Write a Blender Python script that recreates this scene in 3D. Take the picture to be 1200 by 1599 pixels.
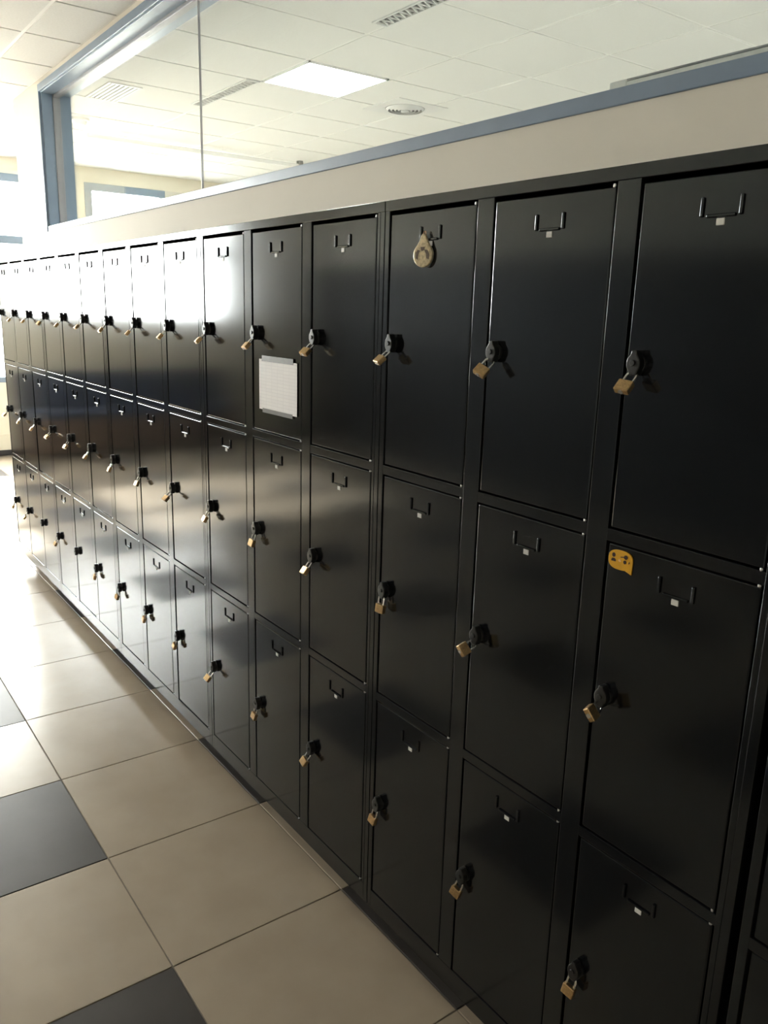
import bpy, bmesh, math, random
from mathutils import Matrix, Vector
random.seed(7)
for o in list(bpy.data.objects): bpy.data.objects.remove(o)
SC = bpy.context.scene
COL = SC.collection

# ------------------------------------------------------------------ camera
def cam_axes(yaw, pitch, roll):
    cy, sy, cp, sp = math.cos(yaw), math.sin(yaw), math.cos(pitch), math.sin(pitch)
    f = Vector((cp*cy, cp*sy, sp)); r = Vector((sy, -cy, 0)); u = r.cross(f)
    return (r*math.cos(roll) + u*math.sin(roll), -r*math.sin(roll) + u*math.cos(roll), f)
cam = bpy.data.cameras.new('camera'); cam.sensor_fit = 'VERTICAL'; cam.sensor_height = 24
cam.lens = 1275.19*24/1599; cam.clip_start = .02
co = bpy.data.objects.new('camera', cam); COL.objects.link(co)
r, u, f = cam_axes(2.506, -.2404, .0292)
co.matrix_world = Matrix(((r.x, u.x, -f.x, .5301), (r.y, u.y, -f.y, -1.0147), (r.z, u.z, -f.z, 1.5), (0, 0, 0, 1)))
SC.camera = co

# ------------------------------------------------------------------ sky, exposure
SKY = 34.0
w = bpy.data.worlds.new('overcast_sky'); SC.world = w; w.use_nodes = True
bg = w.node_tree.nodes['Background']; bg.inputs[0].default_value = (1, .985, .96, 1); bg.inputs[1].default_value = SKY
vs = SC.view_settings; vs.view_transform = 'Standard'; vs.look = 'None'; vs.gamma = 1; vs.use_curve_mapping = False
vs.exposure = 0.75
sun = bpy.data.lights.new('sun_offscreen', 'SUN'); sun.energy = 40; sun.angle = math.radians(2.5); sun.color = (1, .95, .86)
so = bpy.data.objects.new('sun_offscreen', sun); COL.objects.link(so)
so.rotation_euler = Vector((1, .03, -.70)).to_track_quat('-Z', 'Y').to_euler()
PANEL = 20.0          # radiance of the ceiling light panels

# ------------------------------------------------------------------ room numbers
ZC = 2.80             # ceiling
XE = -8.2             # end wall of the corridor
XB = 4.2              # wall behind the photographer
YO = -4.2             # opposite corridor wall
YR = 6.6              # back wall of the room behind the glass
YW, YW2 = .45, .62    # glazed partition: corridor face, room face
XP = -5.78            # free end of the partition
FX0, FZ0, FZ1 = -5.09, 1.927, 2.745   # glazed opening
T = .4691; TX = -.5612; TY = .0313    # floor tile grid
G = .5555; GX = -4.199                # ceiling tile grid

# ------------------------------------------------------------------ materials
def mat(name, col, rough=.5, metal=0, noise=0, nscale=20, bump=0, bscale=200, spec=.5, coat=0, emit=None, estr=0, stretch=None, col2=None, tint=None):
    m = bpy.data.materials.new(name); m.use_nodes = True
    nt = m.node_tree; b = nt.nodes['Principled BSDF']
    b.inputs['Base Color'].default_value = (*col, 1); b.inputs['Roughness'].default_value = rough
    b.inputs['Metallic'].default_value = metal; b.inputs['Specular IOR Level'].default_value = spec
    b.inputs['Coat Weight'].default_value = coat
    if tint: b.inputs['Specular Tint'].default_value = (*tint, 1)
    tc = None
    def coords():
        t = nt.nodes.new('ShaderNodeTexCoord'); mp = nt.nodes.new('ShaderNodeMapping')
        if stretch: mp.inputs['Scale'].default_value = stretch
        g = nt.nodes.new('ShaderNodeNewGeometry')
        nt.links.new(g.outputs['Position'], mp.inputs['Vector']); return mp.outputs[0]
    if noise:
        n = nt.nodes.new('ShaderNodeTexNoise'); n.inputs['Scale'].default_value = nscale; n.inputs['Detail'].default_value = 5
        nt.links.new(coords(), n.inputs['Vector'])
        x = nt.nodes.new('ShaderNodeMix'); x.data_type = 'RGBA'
        c2 = col2 if col2 else tuple(c*(1-noise) for c in col)
        x.inputs[6].default_value = (*col, 1); x.inputs[7].default_value = (*c2, 1)
        rp = nt.nodes.new('ShaderNodeMapRange'); rp.inputs[1].default_value = .35; rp.inputs[2].default_value = .65
        nt.links.new(n.outputs['Fac'], rp.inputs[0]); nt.links.new(rp.outputs[0], x.inputs[0])
        nt.links.new(x.outputs[2], b.inputs['Base Color'])
    if bump:
        n = nt.nodes.new('ShaderNodeTexNoise'); n.inputs['Scale'].default_value = bscale; n.inputs['Detail'].default_value = 2
        nt.links.new(coords(), n.inputs['Vector'])
        bp = nt.nodes.new('ShaderNodeBump'); bp.inputs['Strength'].default_value = bump; bp.inputs['Distance'].default_value = .001
        nt.links.new(n.outputs['Fac'], bp.inputs['Height']); nt.links.new(bp.outputs[0], b.inputs['Normal'])
    if emit:
        b.inputs['Emission Color'].default_value = (*emit, 1); b.inputs['Emission Strength'].default_value = estr
    return m

M = {}
M['locker'] = mat('black_enamel', (.006, .0064, .0075), .12, noise=.2, nscale=8, bump=.012, bscale=160, spec=.42, tint=(.80, .91, 1))
M['plastic'] = mat('black_plastic', (.006, .006, .006), .38, noise=.2, nscale=300)
M['brass'] = mat('brass', (.62, .43, .22), .38, metal=1, noise=.25, nscale=300, bump=.1, bscale=900)
M['steel'] = mat('steel', (.75, .75, .74), .22, metal=1, noise=.1, nscale=300)
M['pin'] = mat('hinge_steel', (.8, .8, .8), .3, metal=1, noise=.1, nscale=200)
M['tag'] = mat('white_tag', (.66, .65, .62), .5, noise=.08, nscale=200)
M['wall'] = mat('cream_paint', (.86, .81, .71), .75, noise=.04, nscale=3, bump=.08, bscale=300)
M['wall_end'] = mat('pale_yellow_paint', (.88, .84, .72), .6, noise=.04, nscale=3, bump=.08, bscale=300)
M['wall_room'] = mat('off_white_paint', (.84, .85, .83), .8, noise=.04, nscale=3)
M['base'] = mat('dark_baseboard', (.018, .016, .02), .45, noise=.2, nscale=40)
M['frame'] = mat('blue_grey_frame', (.25, .33, .44), .32, noise=.06, nscale=12, spec=.5)
M['bead'] = mat('grey_bead', (.36, .37, .40), .35, noise=.05, nscale=30)
M['ceil'] = mat('ceiling_tile_white', (.80, .80, .78), .85, noise=.05, nscale=90, bump=.25, bscale=500)
M['grid'] = mat('ceiling_grid_white', (.88, .88, .86), .5, noise=.03, nscale=30)
M['vent'] = mat('vent_white', (.74, .75, .75), .5, noise=.04, nscale=60)
M['duct'] = mat('galvanised_duct', (.40, .41, .42), .5, noise=.1, nscale=30)
M['tileL'] = mat('beige_porcelain', (.405, .34, .265), .26, noise=.1, nscale=5, col2=(.365, .30, .23), spec=.55, bump=.03, bscale=60)
M['tileD'] = mat('charcoal_porcelain', (.066, .060, .055), .42, noise=.15, nscale=6, spec=.16)
M['grout'] = mat('grey_grout', (.22, .185, .15), .9, noise=.15, nscale=60)
M['panel'] = mat('light_panel', (.9, .9, .9), .5, emit=(1, .98, .94), estr=PANEL, noise=.01, nscale=5)
M['white'] = mat('white_metal', (.86, .86, .86), .4, noise=.03, nscale=40)
M['amber'] = mat('amber_sticker', (.70, .36, .008), .45, noise=.06, nscale=150)
M['ink'] = mat('dark_brown_ink', (.03, .007, .003), .5, noise=.1, nscale=150)
M['inkp'] = mat('pale_orange_ink', (.75, .42, .16), .5, noise=.05, nscale=150)
M['medal'] = mat('worn_gold', (.74, .63, .43), .36, metal=.55, noise=.4, nscale=160, bump=.4, bscale=500)
M['medal_dark'] = mat('dark_enamel', (.16, .12, .10), .5, noise=.3, nscale=300)
M['copper'] = mat('copper_hook', (.55, .33, .22), .35, metal=.7, noise=.2, nscale=200)
M['tape'] = mat('grey_tape', (.13, .13, .135), .35, noise=.1, nscale=60)
M['navy'] = mat('navy_fabric', (.06, .085, .15), .7, noise=.25, nscale=80, bump=.2, bscale=900)
M['dado'] = mat('charcoal_added_panel', (.035, .034, .036), .5, noise=.1, nscale=10)  # for the added panel that darkens reflections in the locker doors
M['paving'] = mat('grey_paving', (.24, .235, .22), .8, noise=.2, nscale=3)
M['vinyl'] = mat('grey_vinyl', (.40, .40, .39), .5, noise=.06, nscale=8)
M['wood'] = mat('brown_wood', (.20, .14, .11), .45, noise=.35, nscale=6, stretch=(8, 1, 8))

def glass_mat():
    m = bpy.data.materials.new('clear_glass'); m.use_nodes = True; nt = m.node_tree; nt.nodes.clear()
    o = nt.nodes.new('ShaderNodeOutputMaterial'); x = nt.nodes.new('ShaderNodeMixShader')
    lw = nt.nodes.new('ShaderNodeLayerWeight'); lw.inputs[0].default_value = .5
    pw = nt.nodes.new('ShaderNodeMath'); pw.operation = 'POWER'; pw.inputs[1].default_value = 5
    fr = nt.nodes.new('ShaderNodeMath'); fr.operation = 'MULTIPLY_ADD'; fr.inputs[1].default_value = .96; fr.inputs[2].default_value = .04
    nt.links.new(lw.outputs['Facing'], pw.inputs[0]); nt.links.new(pw.outputs[0], fr.inputs[0])
    t = nt.nodes.new('ShaderNodeBsdfTransparent'); t.inputs[0].default_value = (.965, .985, .975, 1)
    g = nt.nodes.new('ShaderNodeBsdfGlossy'); g.inputs['Roughness'].default_value = .01
    nt.links.new(fr.outputs[0], x.inputs[0]); nt.links.new(t.outputs[0], x.inputs[1]); nt.links.new(g.outputs[0], x.inputs[2])
    nt.links.new(x.outputs[0], o.inputs[0]); return m
M['glass'] = glass_mat()

def paper_mat():
    m = mat('printed_paper', (.86, .85, .87), .6); nt = m.node_tree; b = nt.nodes['Principled BSDF']
    tc = nt.nodes.new('ShaderNodeTexCoord'); mp = nt.nodes.new('ShaderNodeMapping')
    mp.inputs['Rotation'].default_value = (math.radians(90), 0, 0)
    br = nt.nodes.new('ShaderNodeTexBrick'); br.offset = 0
    br.inputs['Color1'].default_value = (.86, .85, .87, 1); br.inputs['Color2'].default_value = (.83, .82, .85, 1)
    br.inputs['Mortar'].default_value = (.76, .75, .78, 1); br.inputs['Scale'].default_value = 1
    br.inputs['Mortar Size'].default_value = .0007; br.inputs['Brick Width'].default_value = .03; br.inputs['Row Height'].default_value = .0085
    nt.links.new(tc.outputs['Object'], mp.inputs[0]); nt.links.new(mp.outputs[0], br.inputs['Vector'])
    nt.links.new(br.outputs['Color'], b.inputs['Base Color']); return m
M['paper'] = paper_mat()

# ------------------------------------------------------------------ mesh helpers
class MB:
    def __init__(s): s.bm = bmesh.new()
    def box(s, x0, x1, y0, y1, z0, z1, bev=0, seg=2):
        b = bmesh.new(); bmesh.ops.create_cube(b, size=1)
        bmesh.ops.scale(b, vec=(x1-x0, y1-y0, z1-z0), verts=b.verts)
        bmesh.ops.translate(b, vec=((x0+x1)/2, (y0+y1)/2, (z0+z1)/2), verts=b.verts)
        if bev: bmesh.ops.bevel(b, geom=b.edges[:], offset=bev, segments=seg, affect='EDGES', profile=.5)
        s.add(b); return s
    def add(s, b, mtx=None):
        if mtx is not None: b.transform(mtx)
        me = bpy.data.meshes.new('tmp'); b.to_mesh(me); b.free(); s.bm.from_mesh(me); bpy.data.meshes.remove(me)
    def poly(s, pts, y0, y1, bev=0):                 # outline in xz, extruded from y0 to y1
        b = bmesh.new(); v = [b.verts.new((x, y0, z)) for x, z in pts]; fc = b.faces.new(v)
        e = bmesh.ops.extrude_face_region(b, geom=[fc])
        bmesh.ops.translate(b, vec=(0, y1-y0, 0), verts=[g for g in e['geom'] if isinstance(g, bmesh.types.BMVert)])
        bmesh.ops.recalc_face_normals(b, faces=b.faces[:])
        if bev: bmesh.ops.bevel(b, geom=b.edges[:], offset=bev, segments=2, affect='EDGES', profile=.5)
        s.add(b); return s
    def cyl(s, c, ax, r, h, n=20, r2=None, bev=0):
        b = bmesh.new(); bmesh.ops.create_cone(b, cap_ends=True, segments=n, radius1=r, radius2=r if r2 is None else r2, depth=h)
        if bev: bmesh.ops.bevel(b, geom=[e for e in b.edges if len(e.link_faces) == 2 and any(len(fc.verts) > 4 for fc in e.link_faces)], offset=bev, segments=2, affect='EDGES', profile=.5)
        q = Vector((0, 0, 1)).rotation_difference(Vector(ax)).to_matrix().to_4x4(); q.translation = Vector(c)
        s.add(b, q); return s
    def tube(s, pts, r, n=8):
        rings = []
        P = [Vector(p) for p in pts]
        up = None
        for i, p in enumerate(P):
            d = (P[min(i+1, len(P)-1)] - P[max(i-1, 0)]).normalized()
            if up is None: up = d.orthogonal().normalized()
            up = (up - d*up.dot(d)).normalized(); sd = d.cross(up)
            rings.append([s.bm.verts.new(p + (up*math.cos(a) + sd*math.sin(a))*r) for a in [2*math.pi*k/n for k in range(n)]])
        for a, b in zip(rings, rings[1:]):
            for k in range(n): s.bm.faces.new((a[k], a[(k+1) % n], b[(k+1) % n], b[k]))
        s.bm.faces.new(rings[0][::-1]); s.bm.faces.new(rings[-1]); return s
    def mesh(s, name, m, smooth=False):
        me = bpy.data.meshes.new(name); bmesh.ops.recalc_face_normals(s.bm, faces=s.bm.faces[:]); s.bm.to_mesh(me); s.bm.free()
        for x in (m if isinstance(m, list) else [m]): me.materials.append(x)
        if smooth:
            for p in me.polygons: p.use_smooth = True
            me.set_sharp_from_angle(angle=math.radians(35))
        return me
    def obj(s, name, m, parent=None, smooth=False): return link(name, s.mesh(name, m, smooth), parent)
def link(name, me, parent=None, loc=None):
    o = bpy.data.objects.new(name, me); COL.objects.link(o)
    if parent: o.parent = parent
    if loc: o.location = loc
    return o
def tag(o, label=None, cat=None, group=None, kind=None):
    if label: o['label'] = label
    if cat: o['category'] = cat
    if group: o['group'] = group
    if kind: o['kind'] = kind
    return o
def empty(name, loc=(0, 0, 0)):
    o = bpy.data.objects.new(name, None); COL.objects.link(o); o.location = loc; o.empty_display_size = .1; return o
def struct(name, label, mb, m): return tag(mb.obj(name, m), label, None, None, 'structure')
ORD = ['', 'first', 'second', 'third', 'fourth', 'fifth', 'sixth', 'seventh', 'eighth', 'ninth', 'tenth', 'eleventh', 'twelfth', 'thirteenth', 'fourteenth', 'fifteenth', 'sixteenth', 'seventeenth', 'eighteenth']

# ------------------------------------------------------------------ floor
fl = struct('floor', 'tiled floor of large beige squares with charcoal squares in alternate rows', MB().box(XE-.2, XB, YO-.2, YR, -.12, -.003), M['grout'])
def tile_mesh(w, d, m, name): return MB().box(-w/2, w/2, -d/2, d/2, -.012, 0, .0012, 1).mesh(name, m)
J = .003
tl = tile_mesh(T-J, T-J, M['tileL'], 'floor_tile'); td = tile_mesh(T-J, T-J, M['tileD'], 'dark_floor_tile')
for ix in range(-5, 17):
    for iy in range(-9, 3):
        x = TX-(ix+.5)*T; y = TY+(iy+.5)*T
        if x < XE-.1 or x > 2.2: continue
        if iy > 0 and x > XP-.3: continue
        dark = (iy % 2 == 0) and (ix % 2 == 0)
        link('dark_floor_tile' if dark else 'floor_tile', td if dark else tl, fl, (x, y, 0))

struct('floor_room', 'light grey vinyl floor of the room behind the glass', MB().box(XP+.3, XB, YW2, YR, -.004, 0), M['vinyl'])
struct('ground', 'grey paved ground outside the windows', MB().box(-45, 40, -40, 45, -.6, -.2), M['paving'])

# ------------------------------------------------------------------ ceiling
VENTS = [(-2.92, -1.75, 1.396, 1.464), (-5.0, -4.215, 1.396, 1.464), (-5.29, -4.85, .805, .975), (-4.265, -3.995, 2.365, 2.635)]   # openings cut through the ceiling
def cut(r, holes):
    out = [r]
    for a, b, c, d in holes:
        nxt = []
        for x0, x1, y0, y1 in out:
            if b <= x0 or a >= x1 or d <= y0 or c >= y1: nxt.append((x0, x1, y0, y1)); continue
            if a > x0: nxt.append((x0, a, y0, y1))
            if b < x1: nxt.append((b, x1, y0, y1))
            p0, p1 = max(a, x0), min(b, x1)
            if c > y0: nxt.append((p0, p1, y0, c))
            if d < y1: nxt.append((p0, p1, d, y1))
        out = nxt
    return out
cb = MB()
for x0, x1, y0, y1 in cut((XE-.2, XB, YO-.2, YR+.2), VENTS): cb.box(x0, x1, y0, y1, ZC+.004, ZC+.2)
ce = struct('ceiling', 'white suspended ceiling with mineral tiles in a pale grid', cb, M['grid'])
def ctile(x0, x1, y0, y1):
    rs = cut((x0, x1, y0, y1), VENTS)
    if rs != [(x0, x1, y0, y1)]:
        b = MB()
        for a0, a1, b0, b1 in rs: b.box(a0, a1, b0, b1, ZC, ZC+.012)
        if rs: b.obj('ceiling_tile', M['ceil'], ce)
        return
    k = (round(x1-x0, 3), round(y1-y0, 3))
    if k not in ctile.c:
        a, b = k; ctile.c[k] = MB().box(-a/2, a/2, -b/2, b/2, 0, .012, .002, 1).mesh('ceiling_tile', M['ceil'])
    link('ceiling_tile', ctile.c[k], ce, ((x0+x1)/2, (y0+y1)/2, ZC))
ctile.c = {}
HOLES = []
g2 = .009
def in_hole(x0, x1, y0, y1):
    return any(x1 > a+.05 and x0 < b-.05 and y1 > c+.05 and y0 < d-.05 for a, b, c, d in HOLES)
PANELS_ROOM = [(GX, 1.47)]
for x, y in PANELS_ROOM: HOLES.append((x, x+G, y, y+G))
for ix in range(-8, 8):
    x0 = GX+ix*G; x1 = x0+G
    if x0 < XE-.3: continue
    x0 = max(x0, XE)
    for iy in range(-4, 1):                      # corridor side
        y0 = .159+iy*G; y1 = y0+G
        if x0 > -1: continue
        if iy == 0: y1 = YW
        if not in_hole(x0, x1, y0, y1): ctile(x0+g2, x1-g2, y0+g2, y1-g2)
    for iy in range(-1, 7):                      # room side
        y0 = 1.47+iy*G; y1 = y0+G
        if iy == -1: y0 = YW2
        if not in_hole(x0, x1, y0, y1): ctile(x0+g2, x1-g2, y0+g2, y1-g2)

def light_panel(x, y, label, group):
    t = tag(empty('ceiling_light', (x+G/2, y+G/2, ZC)), label, 'ceiling light', group); h = G/2-.008
    f_ = MB()
    for a in ((-h, h, -h, -h+.014), (-h, h, h-.014, h), (-h, -h+.014, -h, h), (h-.014, h, -h, h)): f_.box(a[0], a[1], a[2], a[3], -.006, .02, .001, 1)
    f_.obj('frame', M['white'], t)
    MB().box(-h+.013, h-.013, -h+.013, h-.013, -.003, .015).obj('diffuser', M['panel'], t)
for x, y in PANELS_ROOM: light_panel(x, y, 'square glowing ceiling panel beside the round air diffuser behind the glass', None)

# slot diffusers, louvred vent, round diffuser, smoke detector, rail
def duct(t, hx_, hy_):                           # open-bottomed box above the opening
    e = .004; b = MB()
    b.box(-hx_-e, hx_+e, -hy_-e, hy_+e, .20, .205).box(-hx_-e, -hx_, -hy_-e, hy_+e, .002, .2).box(hx_, hx_+e, -hy_-e, hy_+e, .002, .2)
    b.box(-hx_, hx_, -hy_-e, -hy_, .002, .2).box(-hx_, hx_, hy_, hy_+e, .002, .2).obj('duct', M['duct'], t)
def slot_vent(x0, x1, yc, label):
    t = tag(empty('slot_diffuser', ((x0+x1)/2, yc, ZC)), label, 'air vent', 'slot diffusers'); L = (x1-x0)/2; wv = .034
    duct(t, L-.0045, wv-.0045)
    f_ = MB(); f_.box(-L-.01, L+.01, -wv-.012, -wv, -.006, .004, .001, 1).box(-L-.01, L+.01, wv, wv+.012, -.006, .004, .001, 1)
    f_.box(-L-.01, -L, -wv, wv, -.006, .004).box(L, L+.01, -wv, wv, -.006, .004).obj('frame', M['vent'], t)
    bm_ = MB().box(-.003, .003, -wv, wv, -.005, .002).mesh('vane', M['vent'])
    n = min(60, int((x1-x0)/.022))
    for k in range(n):
        o = link('vane', bm_, t, (-L+(k+.5)*(x1-x0)/n, 0, 0)); o.rotation_euler = (0, 0, .5 if k % 2 else -.2)
slot_vent(-2.92, -1.75, 1.43, 'pale slot air diffuser with slanted vanes, clear of any light panel')
slot_vent(-5.0, -4.215, 1.43, 'pale slot air diffuser ending at the glowing panel beside the round diffuser')
t = tag(empty('louvred_vent', (-5.07, .89, ZC)), 'square grey louvred ceiling vent just behind the glass', 'air vent')
duct(t, .2155, .0805)
f_ = MB().box(-.24, .24, -.105, -.085, -.006, .004, .001, 1).box(-.24, .24, .085, .105, -.006, .004, .001, 1)
f_.box(-.24, -.22, -.085, .085, -.006, .004).box(.22, .24, -.085, .085, -.006, .004).obj('frame', M['vent'], t)
lv = MB().box(-.22, .22, -.009, .009, -.005, .001).mesh('louvre', M['vent'])
for k in range(6): link('louvre', lv, t, (0, -.07+k*.028, 0))
t = tag(empty('round_diffuser', (-4.13, 2.50, ZC)), 'round air diffuser in a square white ceiling plate', 'air vent')
pb = MB(); n = 48; lay = []
for z in (-.004, .003):
    ci, sq = [], []
    for i in range(n):
        a = 2*math.pi*i/n; c_, s_ = math.cos(a), math.sin(a); k = .2/max(abs(c_), abs(s_))
        ci.append(pb.bm.verts.new((.13*c_, .13*s_, z))); sq.append(pb.bm.verts.new((k*c_, k*s_, z)))
    lay.append((ci, sq))
for i in range(n):
    j = (i+1) % n; (c0, s0), (c1, s1) = lay
    for q in ((c0[i], c0[j], s0[j], s0[i]), (c1[i], s1[i], s1[j], c1[j]), (c0[i], c1[i], c1[j], c0[j]), (s0[i], s0[j], s1[j], s1[i])): pb.bm.faces.new(q)
pb.obj('plate', M['vent'], t)
duct(t, .1305, .1305)
for k, rr in enumerate((.122, .098, .074, .05)):
    b = MB(); n = 40
    prof = [(rr+.004, -.004), (rr+.005, -.005), (rr-.008, -.018), (rr-.010, -.017)]
    rings = [[b.bm.verts.new((a*math.cos(2*math.pi*i/n), a*math.sin(2*math.pi*i/n), c)) for i in range(n)] for a, c in prof]
    for ra, rb in zip(rings, rings[1:]+rings[:1]):
        for i in range(n): b.bm.faces.new((ra[i], ra[(i+1) % n], rb[(i+1) % n], rb[i]))
    b.obj('ring_blade', M['vent'], t, True)
MB().cyl((0, 0, -.017), (0, 0, 1), .028, .009, 24, bev=.002).obj('centre_cap', M['vent'], t, True)
t = tag(empty('smoke_detector', (-6.0, .95, ZC)), 'small white round smoke detector on the ceiling behind the glass', 'smoke detector')
MB().cyl((0, 0, -.008), (0, 0, 1), .07, .022, 28, bev=.003).obj('base', M['white'], t, True)
MB().cyl((0, 0, -.032), (0, 0, 1), .04, .03, 28, r2=.058, bev=.004).obj('dome', M['white'], t, True)
t = tag(empty('ceiling_rail', (-6.35, 3.0, ZC)), 'white rail hung under the room ceiling on short brackets', 'rail')
MB().box(-.018, .018, -1.9, 1.9, -.06, -.028, .004).obj('rail', M['white'], t)
for y in (-1.5, -.19, 1.2): MB().box(-.025, .025, -.022, .022, -.11, .006, .004).obj('bracket', M['white'], t)

# ------------------------------------------------------------------ walls
wl = MB()
wl.box(XP, XB, YW, YW2, 0, FZ0).box(XP, FX0, YW, YW2, FZ0, ZC+.004).box(FX0, XB, YW, YW2, FZ1, ZC+.004)
struct('wall_right', 'cream partition wall rising behind the lockers to a long window', wl, M['wall'])
WINS_E = [(-3.08, -.95), (-.4, 1.12), (1.62, 2.45)]       # openings of the end wall (y from, to)
SILL, HEAD = 1.33, 2.66
LOW = .72
wl = MB(); wl.box(XE-.25, XE, YO-.2, YR+.2, 0, LOW).box(XE-.25, XE, YO-.2, WINS_E[1][0], LOW, SILL).box(XE-.25, XE, WINS_E[1][1], YR+.2, LOW, SILL).box(XE-.25, XE, YO-.2, YR+.2, HEAD, ZC+.004)
ys = [YO-.2] + [v for p_ in WINS_E for v in p_] + [YR+.2]
for a, b in zip(ys[::2], ys[1::2]): wl.box(XE-.25, XE, a, b, SILL, HEAD)
struct('wall_end', 'pale yellow wall under tall windows closing the corridor', wl, M['wall_end'])
struct('wall_left', 'cream corridor wall facing the lockers', MB().box(XE, XB, YO-.25, YO, 0, ZC+.004), M['wall'])
struct('added_dark_panel', 'unseen charcoal panel added on the wall facing the lockers for dark reflections', MB().box(XE, -1.25, YO, YO+.03, 0, 1.98, .004), M['dado'])  # unseen panel, added to give the doors something dark to reflect
struct('wall_back', 'cream wall at the near end of the corridor', MB().box(XB, XB+.2, YO-.2, YR+.2, 0, ZC+.004), M['wall'])
WINS_R = [(.4, 2.0)]
wl = MB(); wl.box(XE, XB, YR, YR+.25, 0, .9).box(XE, XB, YR, YR+.25, HEAD, ZC+.004)
xs = [XE] + [v for p_ in WINS_R for v in p_] + [XB]
for a, b in zip(xs[::2], xs[1::2]): wl.box(a, b, YR, YR+.25, .9, HEAD)
struct('wall_room', 'off-white back wall of the room behind the glass', wl, M['wall_room'])
struct('baseboard_end', 'dark skirting along the foot of the pale yellow wall', MB().box(XE, XE+.014, YO, YR, 0, .052, .002), M['base'])
struct('trim_1', 'thin shadowed dado strip on the pale yellow wall', MB().box(XE, XE+.012, YO, YR, .195, .207, .002), M['wall_end'])

def window(n, label, axis, a, b, z0, z1, at, sgn, transom=2.067):
    """axis 'y': opening from y=a to b in the plane x=at; axis 'x': from x=a to b in the plane y=at. sgn: outward direction."""
    t = tag(empty('window_%d' % n), label, None, None, 'structure')
    def bx(name, u0, u1, za, zb, d0, d1, m, bev=.004):
        p0, p1 = sorted((at+sgn*d0, at+sgn*d1))
        mb = MB().box(p0, p1, u0, u1, za, zb, bev) if axis == 'y' else MB().box(u0, u1, p0, p1, za, zb, bev)
        return mb.obj(name, m, t)
    fw = .072
    bx('frame_head', a, b, z1-fw, z1, -.012, .07, M['frame']); bx('frame_sill', a, b, z0, z0+.055, -.012, .07, M['frame'])
    bx('frame_jamb', a, a+fw, z0+.05, z1-fw+.004, -.011, .069, M['frame']); bx('frame_jamb', b-fw, b, z0+.05, z1-fw+.004, -.011, .069, M['frame'])
    bx('transom', a+fw-.004, b-fw+.004, transom-.037, transom+.037, -.010, .068, M['frame'])
    bx('glass_pane', a+fw-.006, b-fw+.006, z0+.05, transom-.033, .03, .036, M['glass'], 0)
    bx('glass_pane', a+fw-.006, b-fw+.006, transom+.033, z1-fw+.006, .03, .036, M['glass'], 0)
n = 2
for i, (a, b) in enumerate(WINS_E): window(n, ['wide blue-grey framed window over the navy bench', 'blue-grey framed window with a low sill in the pale yellow wall', 'blue-grey framed window in the pale yellow wall behind the glass'][i], 'y', a, b, LOW if i == 1 else SILL, HEAD, XE, -1); n += 1
for a, b in WINS_R: window(n, 'blue-grey framed window in the off-white room wall', 'x', a, b, .9, HEAD, YR, 1, 1.9); n += 1

# the long interior window above the lockers
t = tag(empty('window_1'), 'long interior window of butt-jointed glass in a blue-grey frame above the lockers', None, None, 'structure')
XR = 3.6
def fr(name, m, *a, bev=.002): return MB().box(*a, bev).obj(name, m, t)
fr('frame_sill', M['frame'], FX0, XR, YW-.006, .53, FZ0, FZ0+.034); fr('frame_sill', M['frame'], FX0, XR, .556, YW2+.006, FZ0+.001, FZ0+.034)
fr('glazing_channel', M['bead'], FX0+.01, XR, .528, .558, FZ0+.001, FZ0+.026)
fr('frame_head', M['frame'], FX0-.012, XR, YW-.012, YW+.004, FZ1-.012, FZ1+.028); fr('frame_head', M['frame'], FX0, XR, YW, .526, FZ1-.018, FZ1+.002)
fr('glazing_channel', M['bead'], FX0, XR, .524, .560, FZ1-.034, FZ1+.001); fr('frame_head', M['frame'], FX0, XR, .558, YW2+.006, FZ1-.018, FZ1+.001)
fr('frame_jamb', M['frame'], FX0-.012, FX0+.004, YW-.011, YW+.005, FZ0+.001, FZ1); fr('frame_jamb', M['frame'], FX0-.002, FX0+.016, YW+.003, .518, FZ0+.03, FZ1-.016)
fr('glazing_channel', M['bead'], FX0-.001, FX0+.022, .516, .560, FZ0+.03, FZ1-.016); fr('frame_jamb', M['frame'], FX0-.002, FX0+.016, .558, YW2+.005, FZ0+.03, FZ1-.016)
GXS = [FX0+.012, -2.96, .9, XR]
for i, (a, b) in enumerate(zip(GXS, GXS[1:])):
    o = MB().box(a+.0015, b-.0015, .538, .546, FZ0+.02, FZ1-.025).obj('glass_pane', M['glass'], t)
for a in GXS[1:-1]: MB().box(a-.0018, a+.0018, .5375, .5465, FZ0+.02, FZ1-.03).obj('joint_seal', M['bead'], t)
# white cable trunking fixed to the room side of the sill
t = tag(empty('cable_trunking', (-.83, .66, FZ0)), 'thin white cable trunking running along the room side of the window sill', 'trunking')
MB().box(0, XR+.83, -.03, 0, 0, .102, .003).obj('trunking_body', M['white'], t)
MB().box(.02, XR+.83, -.032, -.001, .102, .106, .001).obj('lid', M['bead'], t)
MB().box(-.03, .02, -.031, .001, .045, .107, .003).obj('end_cap', M['white'], t)

# ------------------------------------------------------------------ bench under the end windows (seen mirrored in the doors)
t = tag(empty('bench', (XE+.02, -1.92, 0)), 'long bench with navy padded back on a brown wooden base under the windows', 'bench')
MB().box(0, .44, -1.12, 1.12, .05, .40, .01).obj('base', M['wood'], t)
MB().box(.02, .47, -1.12, 1.12, .39, .47, .02).obj('seat', M['navy'], t)
MB().box(0, .12, -1.12, 1.12, .46, .82, .02).obj('backrest', M['navy'], t)
for y in (-.95, 0, .95): MB().box(.05, .4, y-.03, y+.03, 0, .055, .004).obj('foot', M['wood'], t)

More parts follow.
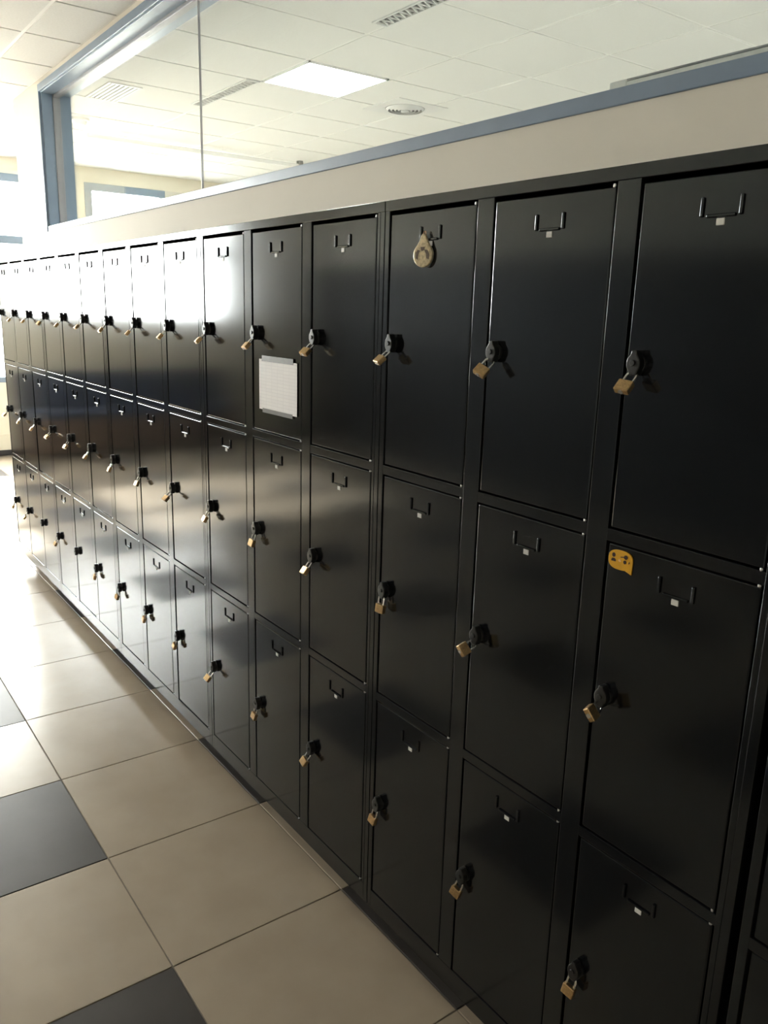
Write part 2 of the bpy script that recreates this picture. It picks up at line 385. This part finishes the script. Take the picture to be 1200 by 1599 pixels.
# ------------------------------------------------------------------ lockers
DW, DH = .251, .502
TIERS = [1.687, 1.1595, .6325]            # top edges of the doors
ZT, ZB = 1.7145, .077
hx = lambda i: -.3*(i-1)
rx = lambda: random.gauss(0, .0022)
door_me = MB().box(-DW, 0, 0, .018, -DH, 0, .0022, 3).mesh('door', M['locker'])
def holder_mesh():
    b = MB()
    b.box(-.1555, -.1505, -.0032, .001, -.053, -.028, .0014); b.box(-.099, -.094, -.0032, .001, -.053, -.028, .0014)
    b.box(-.1455, -.1035, -.0032, .001, -.0545, -.050, .0014); return b.mesh('card_holder', M['locker'])
hold_me = holder_mesh()
tag_me = MB().box(-.1305, -.1185, -.0012, .001, -.0645, -.0555, .0005, 1).mesh('number_tag', M['tag'])
pin_me = MB().cyl((0, 0, 0), (0, 0, 1), .0024, .005, 10, bev=.0006).mesh('hinge_pin', M['pin'], True)
def hasp_mesh():
    b = MB(); b.cyl((0, -.0025, 0), (0, 1, 0), .0135, .006, 28, bev=.001)
    pts = [(-.0042, .0195), (.0042, .0195), (.0052, .014), (.0105, .0075), (.0122, .0015), (.0115, -.005), (.008, -.0115), (.0055, -.0175), (-.0055, -.0175), (-.008, -.0115), (-.0115, -.005), (-.0122, .0015), (-.0105, .0075), (-.0052, .014)]
    b.poly(pts, -.0165, -.002, .0016)
    b.cyl((0, -.0172, .001), (0, 1, 0), .0045, .003, 16, bev=.0006)
    return b.mesh('hasp_knob', M['plastic'])
hasp_me = hasp_mesh()

def padlock_meshes():
    b = MB(); b.box(-.0118, .0118, -.0055, .0055, -.0372, -.0175, .0018, 3)
    body = b.mesh('padlock_body', M['brass'])
    pts = [(-.0078, 0, -.020), (-.0078, 0, -.006)] + [(-.0078*math.cos(a), 0, -.006+.0078*math.sin(a)) for a in [math.pi*k/10 for k in range(1, 10)]] + [(.0078, 0, -.006), (.0078, 0, -.020)]
    sh = MB().tube(pts, .0021, 10).mesh('shackle', M['steel'], True)
    key = MB().cyl((0, 0, -.0374), (0, 0, 1), .0042, .001, 16).mesh('keyway', M['steel'], True)
    return body, sh, key
PB, PS, PK = padlock_meshes()

LAB = {0: 'black locker bank standing past the wide dark gap at the end of the row',
       1: 'black locker bank with the amber sticker and gold pendant on its doors',
       2: 'black locker bank with the white paper list taped to a top door',
       3: 'black locker bank beside the one with the paper list, toward the windows',
       4: 'black locker bank second from the windowed end of the row',
       5: 'black locker bank at the windowed end of the row'}
DOORS = {}
def bank(k):
    off = .012 if k == 0 else 0
    c0 = 1+3*(k-1); xr = hx(c0)+.029+off; xl = xr-.9
    root = tag(empty('locker_bank', ((xl+xr)/2, .2, 0)), LAB[k], 'lockers', 'black locker banks along the partition')
    X = lambda v: v-(xl+xr)/2
    Y0, Y1 = -.2, .245
    def part(name, *bx, m=M['locker'], bev=.0012):
        b = MB()
        for q in bx: b.box(*q, bev)
        return b.obj(name, m, root)
    e = .0008
    part('side_panel', (X(xl)+e, X(xl)+.016, Y0+.0005, Y1, ZB, ZT-.001)); part('side_panel', (X(xr)-.016, X(xr)-e, Y0+.0005, Y1, ZB, ZT-.001))
    part('top_panel', (X(xl)+e, X(xr)-e, Y0, Y1, ZT-.0205, ZT)); part('back_panel', (X(xl)+.015, X(xr)-.015, Y1-.012, Y1-.001, ZB, ZT-.02), m=M['locker'])
    part('bottom_rail', (X(xl)+.015, X(xr)-.015, Y0+.0003, Y1-.02, ZB, TIERS[2]-DH-.0025))
    part('plinth', (X(xl)+.02, X(xr)-.02, Y0+.075, Y1-.03, 0, ZB+.004), m=M['locker'], bev=.003)
    for c in (c0, c0+1):
        part('stile', (X(hx(c+1)+off)+.0035, X(hx(c)+off)-DW-.0045, Y0+.0002, Y0+.03, TIERS[2]-DH-.003, ZT-.02))
    part('end_stile', (X(hx(c0)+off)+.0035, X(xr)-.0155, Y0+.0002, Y0+.03, TIERS[2]-DH-.003, ZT-.02))
    part('end_stile', (X(xl)+.0155, X(hx(c0+2)+off)-DW-.0045, Y0+.0002, Y0+.03, TIERS[2]-DH-.003, ZT-.02))
    for c in range(c0, c0+3):
        a, b_ = X(hx(c)+off)-DW-.006, X(hx(c)+off)+.005
        part('shelf', (a, b_, Y0+.03, Y1-.02, TIERS[1]+.004, TIERS[1]+.02), (a, b_, Y0+.03, Y1-.02, TIERS[2]+.004, TIERS[2]+.02), m=M['locker'])
        for tier in (1, 2): part('rail', (a, b_, Y0+.0004, Y0+.03, TIERS[tier]+.0028, TIERS[tier-1]-DH-.0026))
        for tier, zt in enumerate(TIERS):
            d = link('door', door_me, root, (X(hx(c)+off), Y0+.0012, zt)); d.rotation_euler = (rx()*.5, 0, rx())
            link('card_holder', hold_me, d); link('number_tag', tag_me, d)
            link('hinge_pin', pin_me, d, (-.004, .002, .0018)); link('hinge_pin', pin_me, d, (-.004, .002, -DH-.0018))
            link('hasp_knob', hasp_me, d, (-.228, 0, -.25))
            DOORS[(c, tier)] = (hx(c)+off, zt)
for k in range(6): bank(k)

# ------------------------------------------------------------------ padlocks
TILT = {0: {c: 46 for c in range(-2, 16)}, 1: {1: 82, 2: 78, 3: 8, 4: 48, 5: 22, 6: 36, 7: 50, 8: 30, 9: 34, 10: 46, 11: 42, 12: 48, 13: 45, 14: 35, 15: 50},
        2: {1: 6, 2: 6, 3: 8, 4: 24, 5: 6, 6: 34, 7: 14, 8: 8, 9: 10, 10: 12, 12: 20, 14: 35, 15: 20}}
YAW = {(1, 0): 6, (2, 0): -4, (1, 1): 10, (2, 1): 10}
SPIN = {(1, 1): 62, (2, 1): 58, (2, 0): 35}
TN = ['top-row', 'middle-row', 'bottom-row']
for tier in range(3):
    for c in range(1, 16):
        if c not in TILT[tier]: continue                       # two hasps carry no padlock
        x, zt = DOORS[(c, tier)]
        col = 16-c
        p_ = tag(empty('padlock', (x-.228, -.0115, zt-.2635)), 'small brass padlock on the %s door in the %s locker column from the windowed end' % (TN[tier], ORD[col]), 'padlock', 'brass padlocks on the locker doors')
        a = TILT[tier][c] - (6 if tier == 1 else 0) + random.uniform(-4, 4)
        rot = Matrix.Rotation(math.radians(random.uniform(-12, 12) + YAW.get((c, tier), 0)), 3, 'Z') @ Matrix.Rotation(math.radians(random.uniform(-6, 6) + (14 if tier == 2 else 0)), 3, 'Y')
        rot = rot @ Matrix.Rotation(-math.radians(a), 3, 'X') @ Matrix.Rotation(math.radians(SPIN.get((c, tier), 0)), 3, 'Z')
        p_.rotation_euler = rot.to_euler()
        link('padlock_body', PB, p_); link('shackle', PS, p_); link('keyway', PK, p_)

# ------------------------------------------------------------------ paper list, sticker, pendant
t = tag(empty('paper_list', (-1.314, -.0014, 1.307)), 'white printed sheet taped to a top-row locker door', 'paper')
sh = MB().box(-.098, .098, -.0004, .0004, -.065, .065).obj('sheet', M['paper'], t)
MB().box(-.083, .080, -.0009, -.0003, .060, .0745).obj('tape_strip', M['tape'], t)
MB().box(-.080, .077, -.0009, -.0003, -.0725, -.0615).obj('tape_strip', M['tape'], t)

def bubble(n=40):
    pts = []
    for k in range(n):
        a = 2*math.pi*k/n; ca, sa = math.cos(a), math.sin(a)
        ex = 2/2.7
        pts.append((.0225*math.copysign(abs(ca)**ex, ca), .0155*math.copysign(abs(sa)**ex, sa)))
    return [p for p in pts if not (p[0] > .012 and p[1] < -.004)] , pts
keep, full = bubble()
out = []
for p in full:
    if p[0] > .0125 and p[1] < -.006:
        if not out or out[-1] != 'T': out.append('T')
    else: out.append(p)
out = [(.0212, -.0190) if p == 'T' else p for p in out]
t = tag(empty('sticker', (-.2255, .0005, 1.1375)), 'amber speech-bubble sticker with two dark figure marks on a middle-row door', 'sticker')
t.rotation_euler = (0, math.radians(-2), 0)
MB().poly(out, -.0014, .0012).obj('bubble', M['amber'], t)
def disc(x, z, rx_, rz_, n=20): return [(x+rx_*math.cos(2*math.pi*k/n), z+rz_*math.sin(2*math.pi*k/n)) for k in range(n)]
def mark(name, pts, m): MB().poly(pts, -.0019, -.001).obj(name, m, t)
mark('figure_head', disc(-.0125, .0065, .0031, .0036), M['ink'])
mark('figure_shoulders', [(-.017, -.0035), (-.008, -.0035), (-.0085, -.0005), (-.0105, .0015), (-.0145, .0015), (-.0165, -.0005)], M['ink'])
mark('figure_head', disc(.010, .0065, .0034, .0034), M['ink'])
mark('figure_arm', [(.0005, .0045), (.007, .0058), (.007, .0072), (.0005, .006)], M['ink'])
mark('figure_shoulders', disc(.0088, -.0012, .0028, .003), M['ink'])
mark('figure_leg', [(.0165, .001), (.018, .0), (.0165, -.003), (.0155, -.002)], M['ink'])
mark('pale_dot', disc(-.001, -.0005, .0026, .0022), M['inkp'])

t = tag(empty('pendant', (-.7345, -.0065, 1.606)), 'round gold pendant with dark pattern hanging from a card holder', 'pendant')
t.rotation_euler = (0, 0, math.radians(12))
b = MB(); n = 36
for (y, s) in ((0, 1),):
    pts = disc(0, 0, .0235, .0225, 40)
b.poly(pts, -.0035, .0035, .0022)
b.obj('disc', M['medal'], t)
neck = [(-.017, .012), (.016, .012), (.0135, .020), (.0095, .026), (.006, .034), (.003, .0385), (-.003, .0385), (-.006, .034), (-.009, .026), (-.0135, .020)]
MB().poly(neck, -.003, .003, .0018).obj('neck', M['medal'], t)
for pts in ([(-.016, .004), (-.011, .010), (-.006, .008), (-.010, .001), (-.011, -.008), (-.016, -.006)],
            [(.004, .010), (.012, .009), (.017, .002), (.016, -.008), (.010, -.006), (.009, .002)],
            [(-.005, .0145), (.006, .0145), (.003, .008), (-.002, .007)]):
    MB().poly(pts, -.0042, -.003).obj('dark_pattern', M['medal_dark'], t)
MB().tube([(.003*math.cos(a)+.001, .0055*math.sin(a)*.2, .0385+.0045*math.sin(a)) for a in [2*math.pi*k/14 for k in range(15)]], .0011, 8).obj('hook_ring', M['copper'], t, True)

# ------------------------------------------------------------------ window portals (guide daylight sampling)
def portal(name, c, rot, sx, sy):
    l = bpy.data.lights.new(name, 'AREA'); l.shape = 'RECTANGLE'; l.size = sx; l.size_y = sy; l.cycles.is_portal = True
    o = bpy.data.objects.new(name, l); COL.objects.link(o); o.location = c; o.rotation_euler = rot
H = math.pi/2
for nm, (a, b) in zip(('bench', 'low', 'room_end'), WINS_E): portal('window_%s_offscreen' % nm, (XE-.3, (a+b)/2, (LOW+HEAD)/2), (0, -H, 0), HEAD-LOW, b-a)
for a, b in WINS_R: portal('window_room_back_offscreen', ((a+b)/2, YR+.3, (.9+HEAD)/2), (-H, 0, 0), b-a, HEAD-.9)
